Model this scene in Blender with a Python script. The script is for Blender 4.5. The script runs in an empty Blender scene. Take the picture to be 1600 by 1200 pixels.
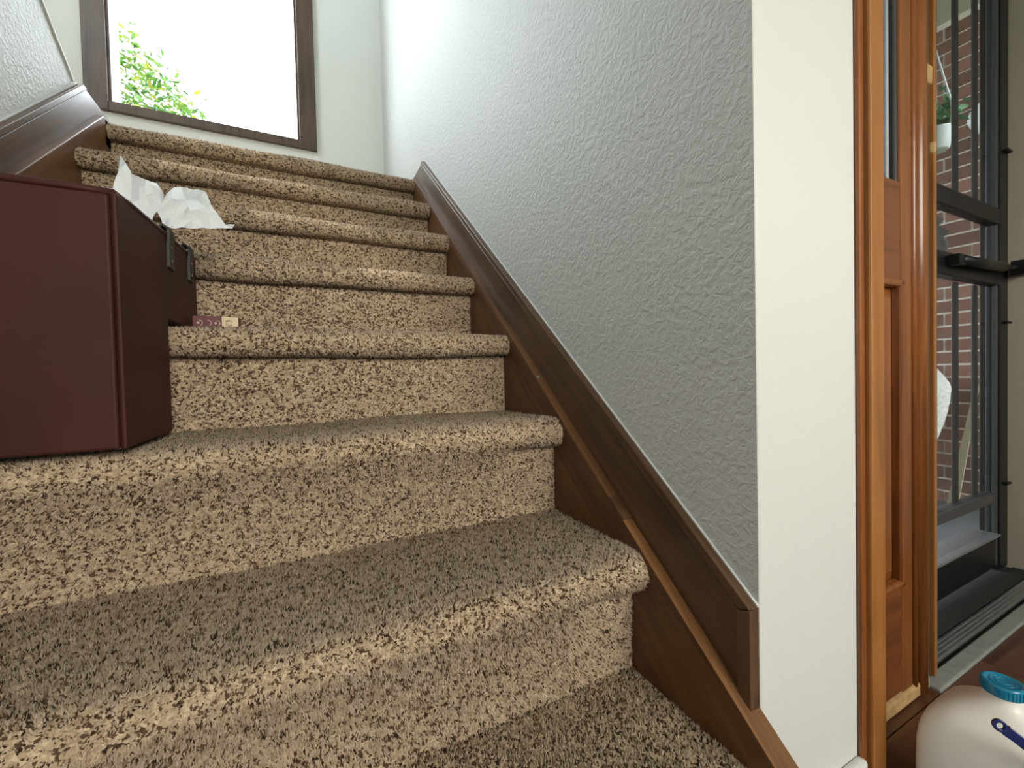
import bpy, bmesh, math, random
import numpy as np
from mathutils import Vector, Matrix

random.seed(7)
rng = np.random.default_rng(7)
scene = bpy.context.scene
COL = scene.collection

# ------------------------------------------------------------------ camera
YAW, PITCH, ROLL = 0.4617, -0.0221, -0.0243
CAM = Vector((-0.453, -0.5075, 0.4717))
cd = bpy.data.cameras.new('camera')
cam = bpy.data.objects.new('camera', cd)
COL.objects.link(cam)
cd.sensor_fit = 'HORIZONTAL'
cd.sensor_width = 36.0
cd.lens = 651.0 / 1600.0 * 36.0
cd.clip_start = 0.01
cd.clip_end = 300
fw = Vector((math.sin(YAW) * math.cos(PITCH), math.cos(YAW) * math.cos(PITCH), math.sin(PITCH)))
rt = Vector((math.cos(YAW), -math.sin(YAW), 0))
upv = rt.cross(fw)
c_, s_ = math.cos(ROLL), math.sin(ROLL)
r2 = c_ * rt + s_ * upv
u2 = -s_ * rt + c_ * upv
m = Matrix((r2, u2, -fw)).transposed().to_4x4()
m.translation = CAM
cam.matrix_world = m
scene.camera = cam

# ------------------------------------------------------------------ world, sun, daylight portals, exposure
SKY = 14.0
SKY_COL = (0.85, 0.94, 1.0, 1)
w = bpy.data.worlds.new('sky')
scene.world = w
w.use_nodes = True
bg = w.node_tree.nodes['Background']
bg.inputs[0].default_value = SKY_COL
bg.inputs[1].default_value = SKY

sd = bpy.data.lights.new('sun', 'SUN')
sd.energy = 4.0
sd.angle = 0.01
sd.color = (1.0, 0.95, 0.86)
sun = bpy.data.objects.new('sun', sd)
COL.objects.link(sun)
# travels towards +X, down and very slightly +Y: it lights the shrub, never enters the stair window
sun.rotation_euler = Vector((0.55, 0.06, -0.85)).to_track_quat('-Z', 'Y').to_euler()

def portal(name, loc, direction, sx, sy):
    d = bpy.data.lights.new(name, 'AREA')
    d.shape = 'RECTANGLE'
    d.size, d.size_y = sx, sy
    d.cycles.is_portal = True
    o = bpy.data.objects.new(name, d)
    COL.objects.link(o)
    o.location = loc
    o.rotation_euler = Vector(direction).to_track_quat('-Z', 'Y').to_euler()
    return o

portal('landing_window_portal', (-0.84, 2.26, 2.89), (0, -1, 0), 0.8, 2.12)
portal('added_foyer_window_portal', (0.1, -2.42, 1.3), (0, 1, 0), 1.2, 1.4)  # daylight through the added window behind the viewer
portal('added_upper_window_portal', (-2.16, 0.62, 3.35), (1, 0, 0), 1.1, 1.1)  # daylight through the added window over the upper flight
portal('storm_door_portal', (1.15, 0.10, 0.83), (0, -1, 0), 0.82, 2.0)

scene.view_settings.view_transform = 'Standard'
scene.view_settings.look = 'None'
scene.view_settings.gamma = 1.0
scene.view_settings.use_curve_mapping = False
scene.view_settings.exposure = 0.25

# ------------------------------------------------------------------ helpers
def lin(r, g, b):
    f = lambda c: (c / 255 / 12.92) if c / 255 <= 0.04045 else ((c / 255 + 0.055) / 1.055) ** 2.4
    return (f(r), f(g), f(b), 1)

def new_mat(name):
    m = bpy.data.materials.new(name)
    m.use_nodes = True
    nt = m.node_tree
    return m, nt, nt.nodes['Principled BSDF']

def N(nt, t, **kw):
    n = nt.nodes.new(t)
    for k, v in kw.items():
        setattr(n, k, v)
    return n

def plain(name, col, rough=0.6, metal=0.0, noise=0.0, nscale=30, bump=0.0, bscale=200, spec=0.5):
    m, nt, b = new_mat(name)
    b.inputs['Base Color'].default_value = col
    b.inputs['Roughness'].default_value = rough
    b.inputs['Metallic'].default_value = metal
    b.inputs['Specular IOR Level'].default_value = spec
    tc = N(nt, 'ShaderNodeTexCoord')
    if noise > 0:
        n = N(nt, 'ShaderNodeTexNoise')
        n.inputs['Scale'].default_value = nscale
        n.inputs['Detail'].default_value = 4
        nt.links.new(tc.outputs['Object'], n.inputs['Vector'])
        mix = N(nt, 'ShaderNodeMixRGB')
        mix.inputs[1].default_value = tuple(c * (1 - noise) for c in col[:3]) + (1,)
        mix.inputs[2].default_value = tuple(min(1, c * (1 + noise)) for c in col[:3]) + (1,)
        nt.links.new(n.outputs['Fac'], mix.inputs[0])
        nt.links.new(mix.outputs[0], b.inputs['Base Color'])
    if bump > 0:
        n2 = N(nt, 'ShaderNodeTexNoise')
        n2.inputs['Scale'].default_value = bscale
        n2.inputs['Detail'].default_value = 3
        nt.links.new(tc.outputs['Object'], n2.inputs['Vector'])
        bp = N(nt, 'ShaderNodeBump')
        bp.inputs['Strength'].default_value = bump
        bp.inputs['Distance'].default_value = 0.003
        nt.links.new(n2.outputs['Fac'], bp.inputs['Height'])
        nt.links.new(bp.outputs[0], b.inputs['Normal'])
    return m

def wood(name, dark, mid, light, axis=(0, 0, 1), rough=0.35, scale=1.0, coat=0.0, spec=0.5):
    """grain runs along `axis` (object space)"""
    m, nt, b = new_mat(name)
    tc = N(nt, 'ShaderNodeTexCoord')
    mp = N(nt, 'ShaderNodeMapping')
    a = Vector(axis).normalized()
    q = a.rotation_difference(Vector((0, 0, 1)))
    mp.inputs['Rotation'].default_value = q.to_euler()
    nt.links.new(tc.outputs['Object'], mp.inputs['Vector'])
    mp2 = N(nt, 'ShaderNodeMapping')
    mp2.inputs['Scale'].default_value = (38 * scale, 38 * scale, 2.2 * scale)
    nt.links.new(mp.outputs[0], mp2.inputs['Vector'])
    n = N(nt, 'ShaderNodeTexNoise')
    n.inputs['Scale'].default_value = 1.0
    n.inputs['Detail'].default_value = 6
    n.inputs['Roughness'].default_value = 0.62
    n.inputs['Distortion'].default_value = 0.7
    nt.links.new(mp2.outputs[0], n.inputs['Vector'])
    big = N(nt, 'ShaderNodeTexNoise')
    big.inputs['Scale'].default_value = 5 * scale
    big.inputs['Detail'].default_value = 2
    nt.links.new(tc.outputs['Object'], big.inputs['Vector'])
    add = N(nt, 'ShaderNodeMath', operation='MULTIPLY_ADD')
    add.inputs[1].default_value = 0.35
    nt.links.new(big.outputs['Fac'], add.inputs[0])
    nt.links.new(n.outputs['Fac'], add.inputs[2])
    r = N(nt, 'ShaderNodeValToRGB')
    r.color_ramp.elements[0].position = 0.45
    r.color_ramp.elements[0].color = dark
    r.color_ramp.elements[1].position = 0.92
    r.color_ramp.elements[1].color = light
    e = r.color_ramp.elements.new(0.66)
    e.color = mid
    nt.links.new(add.outputs[0], r.inputs[0])
    nt.links.new(r.outputs[0], b.inputs['Base Color'])
    b.inputs['Roughness'].default_value = rough
    b.inputs['Specular IOR Level'].default_value = spec
    b.inputs['Coat Weight'].default_value = coat
    b.inputs['Coat Roughness'].default_value = 0.2
    bp = N(nt, 'ShaderNodeBump')
    bp.inputs['Strength'].default_value = 0.12
    bp.inputs['Distance'].default_value = 0.002
    nt.links.new(n.outputs['Fac'], bp.inputs['Height'])
    nt.links.new(bp.outputs[0], b.inputs['Normal'])
    return m

def textured_wall(name, col, strength=0.55, scale=75):
    m, nt, b = new_mat(name)
    b.inputs['Roughness'].default_value = 0.55
    b.inputs['Specular IOR Level'].default_value = 0.35
    tc = N(nt, 'ShaderNodeTexCoord')
    n = N(nt, 'ShaderNodeTexNoise')
    n.inputs['Scale'].default_value = scale
    n.inputs['Detail'].default_value = 3
    n.inputs['Roughness'].default_value = 0.55
    n.inputs['Distortion'].default_value = 0.6
    nt.links.new(tc.outputs['Object'], n.inputs['Vector'])
    r = N(nt, 'ShaderNodeValToRGB')
    r.color_ramp.elements[0].position = 0.40
    r.color_ramp.elements[1].position = 0.62
    nt.links.new(n.outputs['Fac'], r.inputs[0])
    bp = N(nt, 'ShaderNodeBump')
    bp.inputs['Strength'].default_value = strength
    bp.inputs['Distance'].default_value = 0.003
    nt.links.new(r.outputs[0], bp.inputs['Height'])
    nt.links.new(bp.outputs[0], b.inputs['Normal'])
    b.inputs['Base Color'].default_value = col
    return m

def thin_glass(name, tint=(1, 1, 1, 1), refl=0.06):
    m = bpy.data.materials.new(name)
    m.use_nodes = True
    nt = m.node_tree
    nt.nodes.clear()
    out = N(nt, 'ShaderNodeOutputMaterial')
    tr = N(nt, 'ShaderNodeBsdfTransparent')
    tr.inputs[0].default_value = tint
    gl = N(nt, 'ShaderNodeBsdfGlossy')
    gl.inputs['Roughness'].default_value = 0.03
    mx = N(nt, 'ShaderNodeMixShader')
    fr = N(nt, 'ShaderNodeLayerWeight')
    fr.inputs['Blend'].default_value = 0.25
    mul = N(nt, 'ShaderNodeMath', operation='MULTIPLY')
    mul.inputs[1].default_value = refl * 4
    nt.links.new(fr.outputs['Fresnel'], mul.inputs[0])
    nt.links.new(mul.outputs[0], mx.inputs[0])
    nt.links.new(tr.outputs[0], mx.inputs[1])
    nt.links.new(gl.outputs[0], mx.inputs[2])
    nt.links.new(mx.outputs[0], out.inputs[0])
    return m

def mesh_obj(name, verts, faces, mat, parent=None, smooth=False, bevel=0.0, seg=2, solid=0.0, sub=0):
    me = bpy.data.meshes.new(name)
    me.from_pydata([tuple(v) for v in verts], [], faces)
    bm = bmesh.new()
    bm.from_mesh(me)
    bmesh.ops.recalc_face_normals(bm, faces=bm.faces)
    bm.to_mesh(me)
    bm.free()
    me.materials.append(mat)
    if smooth:
        me.polygons.foreach_set('use_smooth', [True] * len(me.polygons))
    o = bpy.data.objects.new(name, me)
    COL.objects.link(o)
    if parent is not None:
        o.parent = parent
    if solid:
        md = o.modifiers.new('solid', 'SOLIDIFY')
        md.thickness = solid
        md.offset = 0
    if sub:
        md = o.modifiers.new('sub', 'SUBSURF')
        md.levels = md.render_levels = sub
    if bevel:
        md = o.modifiers.new('bevel', 'BEVEL')
        md.width = bevel
        md.segments = seg
        md.limit_method = 'ANGLE'
        md.angle_limit = math.radians(40)
    return o

def vbox(x0, x1, y0, y1, z0, z1):
    v = [(x, y, z) for x in (x0, x1) for y in (y0, y1) for z in (z0, z1)]
    f = [(0, 1, 3, 2), (4, 6, 7, 5), (0, 4, 5, 1), (2, 3, 7, 6), (0, 2, 6, 4), (1, 5, 7, 3)]
    return v, f

def box(name, x0, x1, y0, y1, z0, z1, mat, parent=None, bevel=0.0, seg=2):
    v, f = vbox(x0, x1, y0, y1, z0, z1)
    return mesh_obj(name, v, f, mat, parent, bevel=bevel, seg=seg)

def boxes(name, lst, mat, parent=None, bevel=0.0):
    V, F = [], []
    for b in lst:
        v, f = vbox(*b)
        n = len(V)
        V += v
        F += [tuple(i + n for i in q) for q in f]
    return mesh_obj(name, V, F, mat, parent, bevel=bevel)

def prism_x(name, pts, x0, x1, mat, parent=None, bevel=0.0, seg=2):
    """polygon in (y,z) extruded along X"""
    n = len(pts)
    V = [(x0, y, z) for y, z in pts] + [(x1, y, z) for y, z in pts]
    F = [tuple(range(n)), tuple(range(2 * n - 1, n - 1, -1))]
    F += [(i, (i + 1) % n, n + (i + 1) % n, n + i) for i in range(n)]
    return mesh_obj(name, V, F, mat, parent, bevel=bevel, seg=seg)

def tube(name, pts, rad, mat, parent=None, sides=10, closed=False):
    pts = [Vector(p) for p in pts]
    rads = rad if isinstance(rad, (list, tuple)) else [rad] * len(pts)
    V, F = [], []
    n = len(pts)
    prev = None
    for i, p in enumerate(pts):
        if closed:
            t = (pts[(i + 1) % n] - pts[i - 1]).normalized()
        else:
            t = (pts[min(i + 1, n - 1)] - pts[max(i - 1, 0)]).normalized()
        if prev is None:
            a = Vector((0, 0, 1)) if abs(t.z) < 0.9 else Vector((1, 0, 0))
            u = t.cross(a).normalized()
        else:
            u = (prev - t * prev.dot(t)).normalized()
        prev = u
        v = t.cross(u)
        for k in range(sides):
            a = 2 * math.pi * k / sides
            V.append(p + (u * math.cos(a) + v * math.sin(a)) * rads[i])
    for i in range(n if closed else n - 1):
        for k in range(sides):
            a, b = i * sides + k, i * sides + (k + 1) % sides
            j = (i + 1) % n
            F.append((a, b, j * sides + (k + 1) % sides, j * sides + k))
    if not closed:
        F.append(tuple(range(sides - 1, -1, -1)))
        F.append(tuple(range((n - 1) * sides, n * sides)))
    return mesh_obj(name, V, F, mat, parent, smooth=True)

def lathe(name, prof, center, mat, parent=None, sides=32, squareness=None, smooth=True):
    """prof: (radius,z[,square 0..1]) ; closed at ends"""
    cx, cy, cz = center
    V, F = [], []
    for pr in prof:
        r, z = pr[0], pr[1]
        sq = pr[2] if len(pr) > 2 else 0
        for k in range(sides):
            a = 2 * math.pi * k / sides
            c, s = math.cos(a), math.sin(a)
            p = 2 + sq * 4
            rr = r / ((abs(c) ** p + abs(s) ** p) ** (1 / p))
            V.append((cx + rr * c, cy + rr * s, cz + z))
    n = len(prof)
    for i in range(n - 1):
        for k in range(sides):
            a, b = i * sides + k, i * sides + (k + 1) % sides
            F.append((a, b, b + sides, a + sides))
    F.append(tuple(range(sides - 1, -1, -1)))
    F.append(tuple(range((n - 1) * sides, n * sides)))
    return mesh_obj(name, V, F, mat, parent, smooth=smooth)

def empty(name, loc=(0, 0, 0)):
    o = bpy.data.objects.new(name, None)
    o.empty_display_size = 0.05
    COL.objects.link(o)
    # parts are given in world coordinates: the empty keeps identity, parts keep theirs
    o.location = loc
    return o

def adopt(root):
    """children were built in world space; keep them there although the empty stands at the thing's base"""
    for ch in root.children:
        ch.matrix_parent_inverse = Matrix.Translation(-Vector(root.location))

def tag(o, label, cat, group=None, kind=None):
    o['label'] = label
    o['category'] = cat
    if group:
        o['group'] = group
    if kind:
        o['kind'] = kind
    return o

def struct(o, label=None, cat=None):
    o['kind'] = 'structure'
    if label:
        o['label'] = label
    if cat:
        o['category'] = cat
    return o

# ------------------------------------------------------------------ dimensions
H, D, NZ, W = 0.19, 0.223, 0.039, 1.005
YB = 2.173            # landing window wall
XW = 0.03             # grey stair wall face
YE = -0.193           # white wall end face
ZF = -0.19            # foyer floor
ZC = 4.3              # ceiling
XR = 1.585             # beige wall face right of the door
XL = -1.035           # left wall face

# ------------------------------------------------------------------ materials
M = {}
M['grey_wall'] = textured_wall('grey_orange_peel_paint', (0.56, 0.565, 0.545, 1), 0.35, 95)
M['white_wall'] = textured_wall('white_paint', (0.63, 0.645, 0.63, 1), 0.10, 60)
M['landing_wall'] = textured_wall('landing_paint', (0.74, 0.74, 0.71, 1), 0.10, 60)
M['beige_wall'] = textured_wall('beige_paint', (0.40, 0.36, 0.29, 1), 0.15, 120)
M['ceiling'] = textured_wall('ceiling_paint', (0.78, 0.78, 0.75, 1), 0.3, 60)
SL = Vector((0, 1, 0.845)).normalized()
M['skirt'] = wood('dark_stained_wood', (0.040, 0.018, 0.007, 1), (0.085, 0.042, 0.019, 1), (0.13, 0.070, 0.034, 1), SL, 0.36)
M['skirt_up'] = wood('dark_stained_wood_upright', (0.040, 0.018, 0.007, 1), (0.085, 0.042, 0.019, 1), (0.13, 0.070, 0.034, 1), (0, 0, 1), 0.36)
M['stringer'] = wood('reddish_stringer_wood', (0.045, 0.016, 0.005, 1), (0.11, 0.044, 0.014, 1), (0.17, 0.074, 0.026, 1), SL, 0.4)
M['groove'] = plain('dark_groove', (0.012, 0.006, 0.003, 1), 0.6)
M['ledge'] = wood('worn_brown_wood', (0.07, 0.03, 0.010, 1), (0.19, 0.085, 0.030, 1), (0.30, 0.15, 0.06, 1), SL, 0.45)
M['ledge_dark'] = wood('brown_edge_wood', (0.05, 0.02, 0.007, 1), (0.11, 0.048, 0.018, 1), (0.17, 0.08, 0.03, 1), SL, 0.45)
M['door_wood'] = wood('honey_stained_wood', (0.12, 0.036, 0.008, 1), (0.205, 0.066, 0.015, 1), (0.29, 0.105, 0.027, 1), (0, 0, 1), 0.28, 1.3, 0.3)
M['door_wood_flat'] = wood('honey_stained_wood_across', (0.085, 0.024, 0.006, 1), (0.165, 0.050, 0.012, 1), (0.22, 0.075, 0.020, 1), (1, 0, 0), 0.3, 1.3, 0.3)
M['casing'] = wood('orange_casing_wood', (0.18, 0.068, 0.015, 1), (0.30, 0.118, 0.027, 1), (0.38, 0.165, 0.045, 1), (0, 0, 1), 0.35, 1.2, 0.2)
M['raw_wood'] = plain('worn_raw_wood', (0.42, 0.27, 0.12, 1), 0.8, noise=0.5, nscale=60, bump=0.4, bscale=150)
M['floor_wood'] = wood('dark_red_oak_floor', (0.035, 0.013, 0.007, 1), (0.095, 0.036, 0.018, 1), (0.15, 0.065, 0.034, 1), (1, 0, 0), 0.3, 0.9, 0.2)
M['black'] = plain('black_metal', (0.008, 0.008, 0.009, 1), 0.4, spec=0.25)
M['bar'] = plain('dark_bar_metal', (0.035, 0.033, 0.033, 1), 0.45, noise=0.2)
M['grey_frame'] = plain('charcoal_door_frame', (0.055, 0.056, 0.056, 1), 0.4, noise=0.1, spec=0.3)
M['alu'] = plain('dull_aluminium', (0.42, 0.44, 0.46, 1), 0.38, 0.85, noise=0.25, nscale=60)
M['grey_strip'] = plain('grey_sill_strip', (0.30, 0.32, 0.30, 1), 0.5, 0.2, noise=0.35, nscale=50)
M['dark_rubber'] = plain('dark_mat', (0.02, 0.02, 0.02, 1), 0.8, noise=0.3, bump=0.3)
M['glass'] = thin_glass('window_glass')
M['warm_pane'] = thin_glass('warm_tinted_pane', (1.0, 0.925, 0.84, 1))  # warm tint added to colour the light of the unseen foyer window
M['door_glass'] = thin_glass('storm_door_glass', (0.80, 0.82, 0.84, 1), 0.05)
M['steel'] = plain('sidelight_bluish_glass', (0.20, 0.24, 0.32, 1), 0.15, 0.5)
M['pane_highlight'] = plain('painted_glass_highlight', (0.60, 0.66, 0.78, 1), 0.3, 0.7)  # pale metal, highlight of the sidelight glass put into colour
M['win_frame'] = wood('brown_window_frame', (0.05, 0.030, 0.022, 1), (0.095, 0.058, 0.042, 1), (0.13, 0.085, 0.062, 1), (0, 0, 1), 0.4)
M['mortar'] = plain('pale_mortar', (0.62, 0.57, 0.52, 1), 0.9, noise=0.15, bump=0.4)
M['concrete'] = plain('porch_concrete', (0.05, 0.05, 0.05, 1), 0.95, noise=0.3, bump=0.3, spec=0.1)
M['lawn'] = plain('lawn_ground', (0.06, 0.12, 0.03, 1), 0.9, noise=0.4, nscale=6)
M['soffit'] = plain('porch_soffit', (0.42, 0.38, 0.31, 1), 0.7, noise=0.05)

def carpet_mat(name, attr):
    m, nt, b = new_mat(name)
    b.inputs['Roughness'].default_value = 0.9
    b.inputs['Specular IOR Level'].default_value = 0.15
    if attr:
        a = N(nt, 'ShaderNodeAttribute', attribute_name='yarn')
        nt.links.new(a.outputs['Color'], b.inputs['Base Color'])
        tl = N(nt, 'ShaderNodeBsdfTranslucent')
        nt.links.new(a.outputs['Color'], tl.inputs[0])
        mx = N(nt, 'ShaderNodeMixShader')
        mx.inputs[0].default_value = 0.32
        nt.links.new(b.outputs[0], mx.inputs[1])
        nt.links.new(tl.outputs[0], mx.inputs[2])
        nt.links.new(mx.outputs[0], nt.nodes['Material Output'].inputs[0])
    else:
        tc = N(nt, 'ShaderNodeTexCoord')
        v = N(nt, 'ShaderNodeTexVoronoi')
        v.inputs['Scale'].default_value = 240
        nt.links.new(tc.outputs['Object'], v.inputs['Vector'])
        r = N(nt, 'ShaderNodeValToRGB')
        r.color_ramp.interpolation = 'CONSTANT'
        r.color_ramp.elements[0].color = (0.085, 0.052, 0.032, 1)
        r.color_ramp.elements[1].position = 0.33
        r.color_ramp.elements[1].color = (0.42, 0.32, 0.215, 1)
        e = r.color_ramp.elements.new(0.7)
        e.color = (0.55, 0.44, 0.31, 1)
        sep = N(nt, 'ShaderNodeSeparateColor')
        nt.links.new(v.outputs['Color'], sep.inputs[0])
        nt.links.new(sep.outputs[0], r.inputs[0])
        nt.links.new(r.outputs[0], b.inputs['Base Color'])
    return m
M['carpet'] = carpet_mat('carpet_backing', False)
M['pile'] = carpet_mat('carpet_pile', True)

# ------------------------------------------------------------------ setting: floor, walls, ceiling
fl = struct(box('floor', XL, XR, -3.4, -0.147, ZF - 0.12, ZF - 0.012, M['dark_rubber']), 'dark wood plank floor of the entry beside the stairs', 'floor')
# planks: each a piece of the floor; meshes shared
plank_w = 0.083
def plank_mesh(L):
    v, f = vbox(-L / 2 + 0.0008, L / 2 - 0.0008, -plank_w / 2 + 0.0008, plank_w / 2 - 0.0008, -0.012, 0)
    o = mesh_obj('plank', v, f, M['floor_wood'], None, bevel=0.0012, seg=1)
    return o
pl0 = None
for j in range(13):
    y = -0.147 - plank_w * (j + 0.5)
    x = 0.10 if j > -1 else XL
    x -= [0.0, 0.37, 0.18, 0.52][j % 4]
    k = 0
    while x < XR:
        L = 0.78
        if pl0 is None:
            o = pl0 = plank_mesh(L)
        else:
            o = bpy.data.objects.new('plank', pl0.data)
            COL.objects.link(o)
            for md in pl0.modifiers:
                m2 = o.modifiers.new(md.name, md.type)
                m2.width, m2.segments, m2.limit_method = md.width, md.segments, md.limit_method
        o.parent = fl
        o.location = (x + L / 2, y, ZF)
        if x + L > XR:
            o.scale.x = (XR - x) / L
            o.location.x = (x + XR) / 2
        x += L
# rest of the foyer boards behind the camera
fb = boxes('plank_field', [(XL, XR, -3.4 + 0.09 * i + 0.001, -3.4 + 0.09 * (i + 1) - 0.001, ZF - 0.012, ZF) for i in range(24)], M['floor_wood'], fl)
fb['kind'] = 'stuff'
box('edge_board', 0.256, 0.674, -0.1465, -0.09, ZF - 0.012, ZF, M['floor_wood'], fl)

wall_stair = struct(box('wall_stair', XW, 0.16, YE + 0.001, YB + 0.1, ZF, ZC, M['grey_wall']), 'grey orange-peel textured wall rising along the stairs', 'wall')
wall_end = struct(box('wall_end', XW + 0.0005, 0.255, YE, -0.06, ZF, ZC, M['white_wall'], bevel=0.004), 'narrow white wall end between grey stair wall and door', 'wall')
# exterior skin of the stair side
struct(box('wall_exterior', 0.16, 0.255, -0.06, YB + 0.1, -0.4, ZC, M['mortar']))

# landing wall with window hole
WX0, WX1, WZ0, WZ1 = -1.24, -0.445, 1.835, 3.95
def wall_with_hole(name, x0, x1, y0, y1, z0, z1, hx0, hx1, hz0, hz1, mat):
    return boxes(name, [(x0, hx0, y0, y1, z0, z1), (hx1, x1, y0, y1, z0, z1), (hx0, hx1, y0, y1, z0, hz0), (hx0, hx1, y0, y1, hz1, z1)], mat)
struct(wall_with_hole('wall_back', -2.1, XW, YB, YB + 0.12, ZF, ZC, WX0 - 0.02, WX1 + 0.02, WZ0 - 0.02, WZ1 + 0.02, M['landing_wall']), 'pale wall around the landing window', 'wall')
struct(wall_with_hole('wall_rear', XL, XR, -2.42, -2.3, ZF, ZC, -0.5, 0.7, 0.6, 2.0, M['white_wall']))
struct(boxes('wall_far_left', [(-2.2, -2.1, -3.52, 0.07, ZF, ZC), (-2.2, -2.1, 1.17, YB + 0.12, ZF, ZC), (-2.2, -2.1, 0.07, 1.17, ZF, 2.8), (-2.2, -2.1, 0.07, 1.17, 3.9, ZC)], M['landing_wall']))
struct(box('wall_foyer_left', XL - 0.1, XL, -3.4, -0.6, ZF, ZC, M['white_wall']))
struct(box('wall_right', XR, XR + 0.12, -3.52, 0.03, -0.4, ZC, M['beige_wall']), 'beige wall to the right of the storm door', 'wall')
struct(box('wall_front', 0.255, XR, YE, 0.05, 1.86, ZC, M['white_wall']))
struct(box('ceiling', -2.2, XR + 0.12, -3.52, YB + 0.12, ZC, ZC + 0.1, M['ceiling']))
# wall under the upper flight: its top edge climbs back towards the viewer
top = [(1.40, 1.352), (1.17, 1.36), (1.14, 1.385), (1.07, 1.43), (1.0, 1.482), (0.5, 1.90), (-0.3, 2.58), (-0.6, 2.66)]
wl = struct(prism_x('wall_left', [(-0.6, ZF), (1.40, ZF)] + top, XL - 0.1, XL, M['grey_wall'], bevel=0.006), 'grey textured wall left of the stairs below the upper flight', 'wall')
capw = [(y, z) for y, z in top[1:]]
wc = prism_x('edge_cap', [(y, z + 0.002) for y, z in capw] + [(y - 0.0, z + 0.010) for y, z in reversed(capw)], XL - 0.105, XL + 0.004, M['white_wall'], wl)

# ------------------------------------------------------------------ staircase (carpet)
st = empty('carpeted_staircase', (-0.5, -0.26, ZF))
tag(st, 'straight flight of steps covered in beige speckled carpet', 'staircase')

def step_profile(k, ylast, loose=False):
    """(y,z) points: riser, rounded nosing, tread; loose = carpet hanging straight from the nosing to the riser foot"""
    y0, z0 = k * D, k * H
    z1 = z0 + H
    if loose:
        pts = [(y0, z0 - 0.004), (y0, z0 + 0.03), (y0 - 0.005, z0 + 0.07), (y0 - 0.014, z1 - 0.085), (y0 - 0.026, z1 - 0.058), (y0 - NZ + 0.006, z1 - 0.044)]
        a_start = 205
    else:
        pts = [(y0, z0 - 0.004), (y0, z0 + 0.05), (y0 - 0.001, z1 - 0.10), (y0 - 0.002, z1 - 0.056)]
        pts += [(y0 + 0.003, z1 - 0.049), (y0 - NZ + 0.012, z1 - 0.050)]
        a_start = 235
    cy, cz = y0 - NZ + 0.024, z1 - 0.026
    for a in range(0, 11):
        t = math.radians(a_start - a * (a_start - 90) / 10)
        pts.append((cy + 0.024 * math.cos(t), cz + 0.026 * math.sin(t)))
    pts += [(y0 - NZ + 0.06, z1 + 0.0005), (y0 + 0.08, z1 - 0.001), (ylast - 0.03, z1 - 0.0005), (ylast, z1)]
    return pts

def sag(x, y, z):
    a = 0.0022 * np.sin(7.3 * x + 3.1 * y + 5 * z) + 0.0015 * np.sin(17.0 * x - 4 * z + 1.3)
    return a

def resample(pts, n):
    P = np.array(pts)
    seg = np.linalg.norm(np.diff(P, axis=0), axis=1)
    s = np.concatenate([[0], np.cumsum(seg)])
    t = np.linspace(0, s[-1], n)
    return np.stack([np.interp(t, s, P[:, 0]), np.interp(t, s, P[:, 1])], 1), s[-1]

def frames(P):
    T = np.gradient(P, axis=0)
    T /= np.linalg.norm(T, axis=1)[:, None]
    return T

class Surf:
    """carpet surface of one step: blends the tight and the loose profile across the width"""
    def __init__(self, k, ylast):
        tight = step_profile(k, ylast)
        seg = np.linalg.norm(np.diff(np.array(tight), axis=0), axis=1).sum()
        self.n = max(12, int(seg / 0.008))
        self.A, self.L = resample(tight, self.n)
        self.B = resample(step_profile(k, ylast, True), self.n)[0] if k in (0, 1) else self.A
        self.TA, self.TB = frames(self.A), frames(self.B)
    def at(self, u, x):
        i = np.minimum(u.astype(int), self.n - 2)
        f = (u - i)[..., None]
        w = np.clip((x + 0.16) / 0.13, 0, 1)
        w = (w * w * (3 - 2 * w))[..., None]
        lerp = lambda Q: Q[i] * (1 - f) + Q[i + 1] * f
        p = lerp(self.A) * w + lerp(self.B) * (1 - w)
        t = lerp(self.TA) * w + lerp(self.TB) * (1 - w)
        t = t / np.linalg.norm(t, axis=-1, keepdims=True)
        nn = np.stack([-t[..., 1], t[..., 0]], -1)
        return p, t, nn

def sheet(name, S, x0, x1, mat, parent):
    nx = 60
    n = S.n
    xs = np.linspace(x0, x1, nx)
    uu, xx = np.meshgrid(np.arange(n, dtype=float), xs, indexing='ij')
    p, t, nn = S.at(uu, xx)
    off = sag(xx, p[..., 0], p[..., 1])
    V = np.stack([xx, p[..., 0] + nn[..., 0] * off, p[..., 1] + nn[..., 1] * off], -1)
    F = [(i * nx + j, i * nx + j + 1, (i + 1) * nx + j + 1, (i + 1) * nx + j) for i in range(n - 1) for j in range(nx - 1)]
    me = bpy.data.meshes.new(name)
    me.from_pydata(V.reshape(-1, 3).tolist(), [], F)
    me.materials.append(mat)
    me.polygons.foreach_set('use_smooth', [True] * len(F))
    o = bpy.data.objects.new(name, me)
    COL.objects.link(o)
    o.parent = parent
    return o

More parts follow.
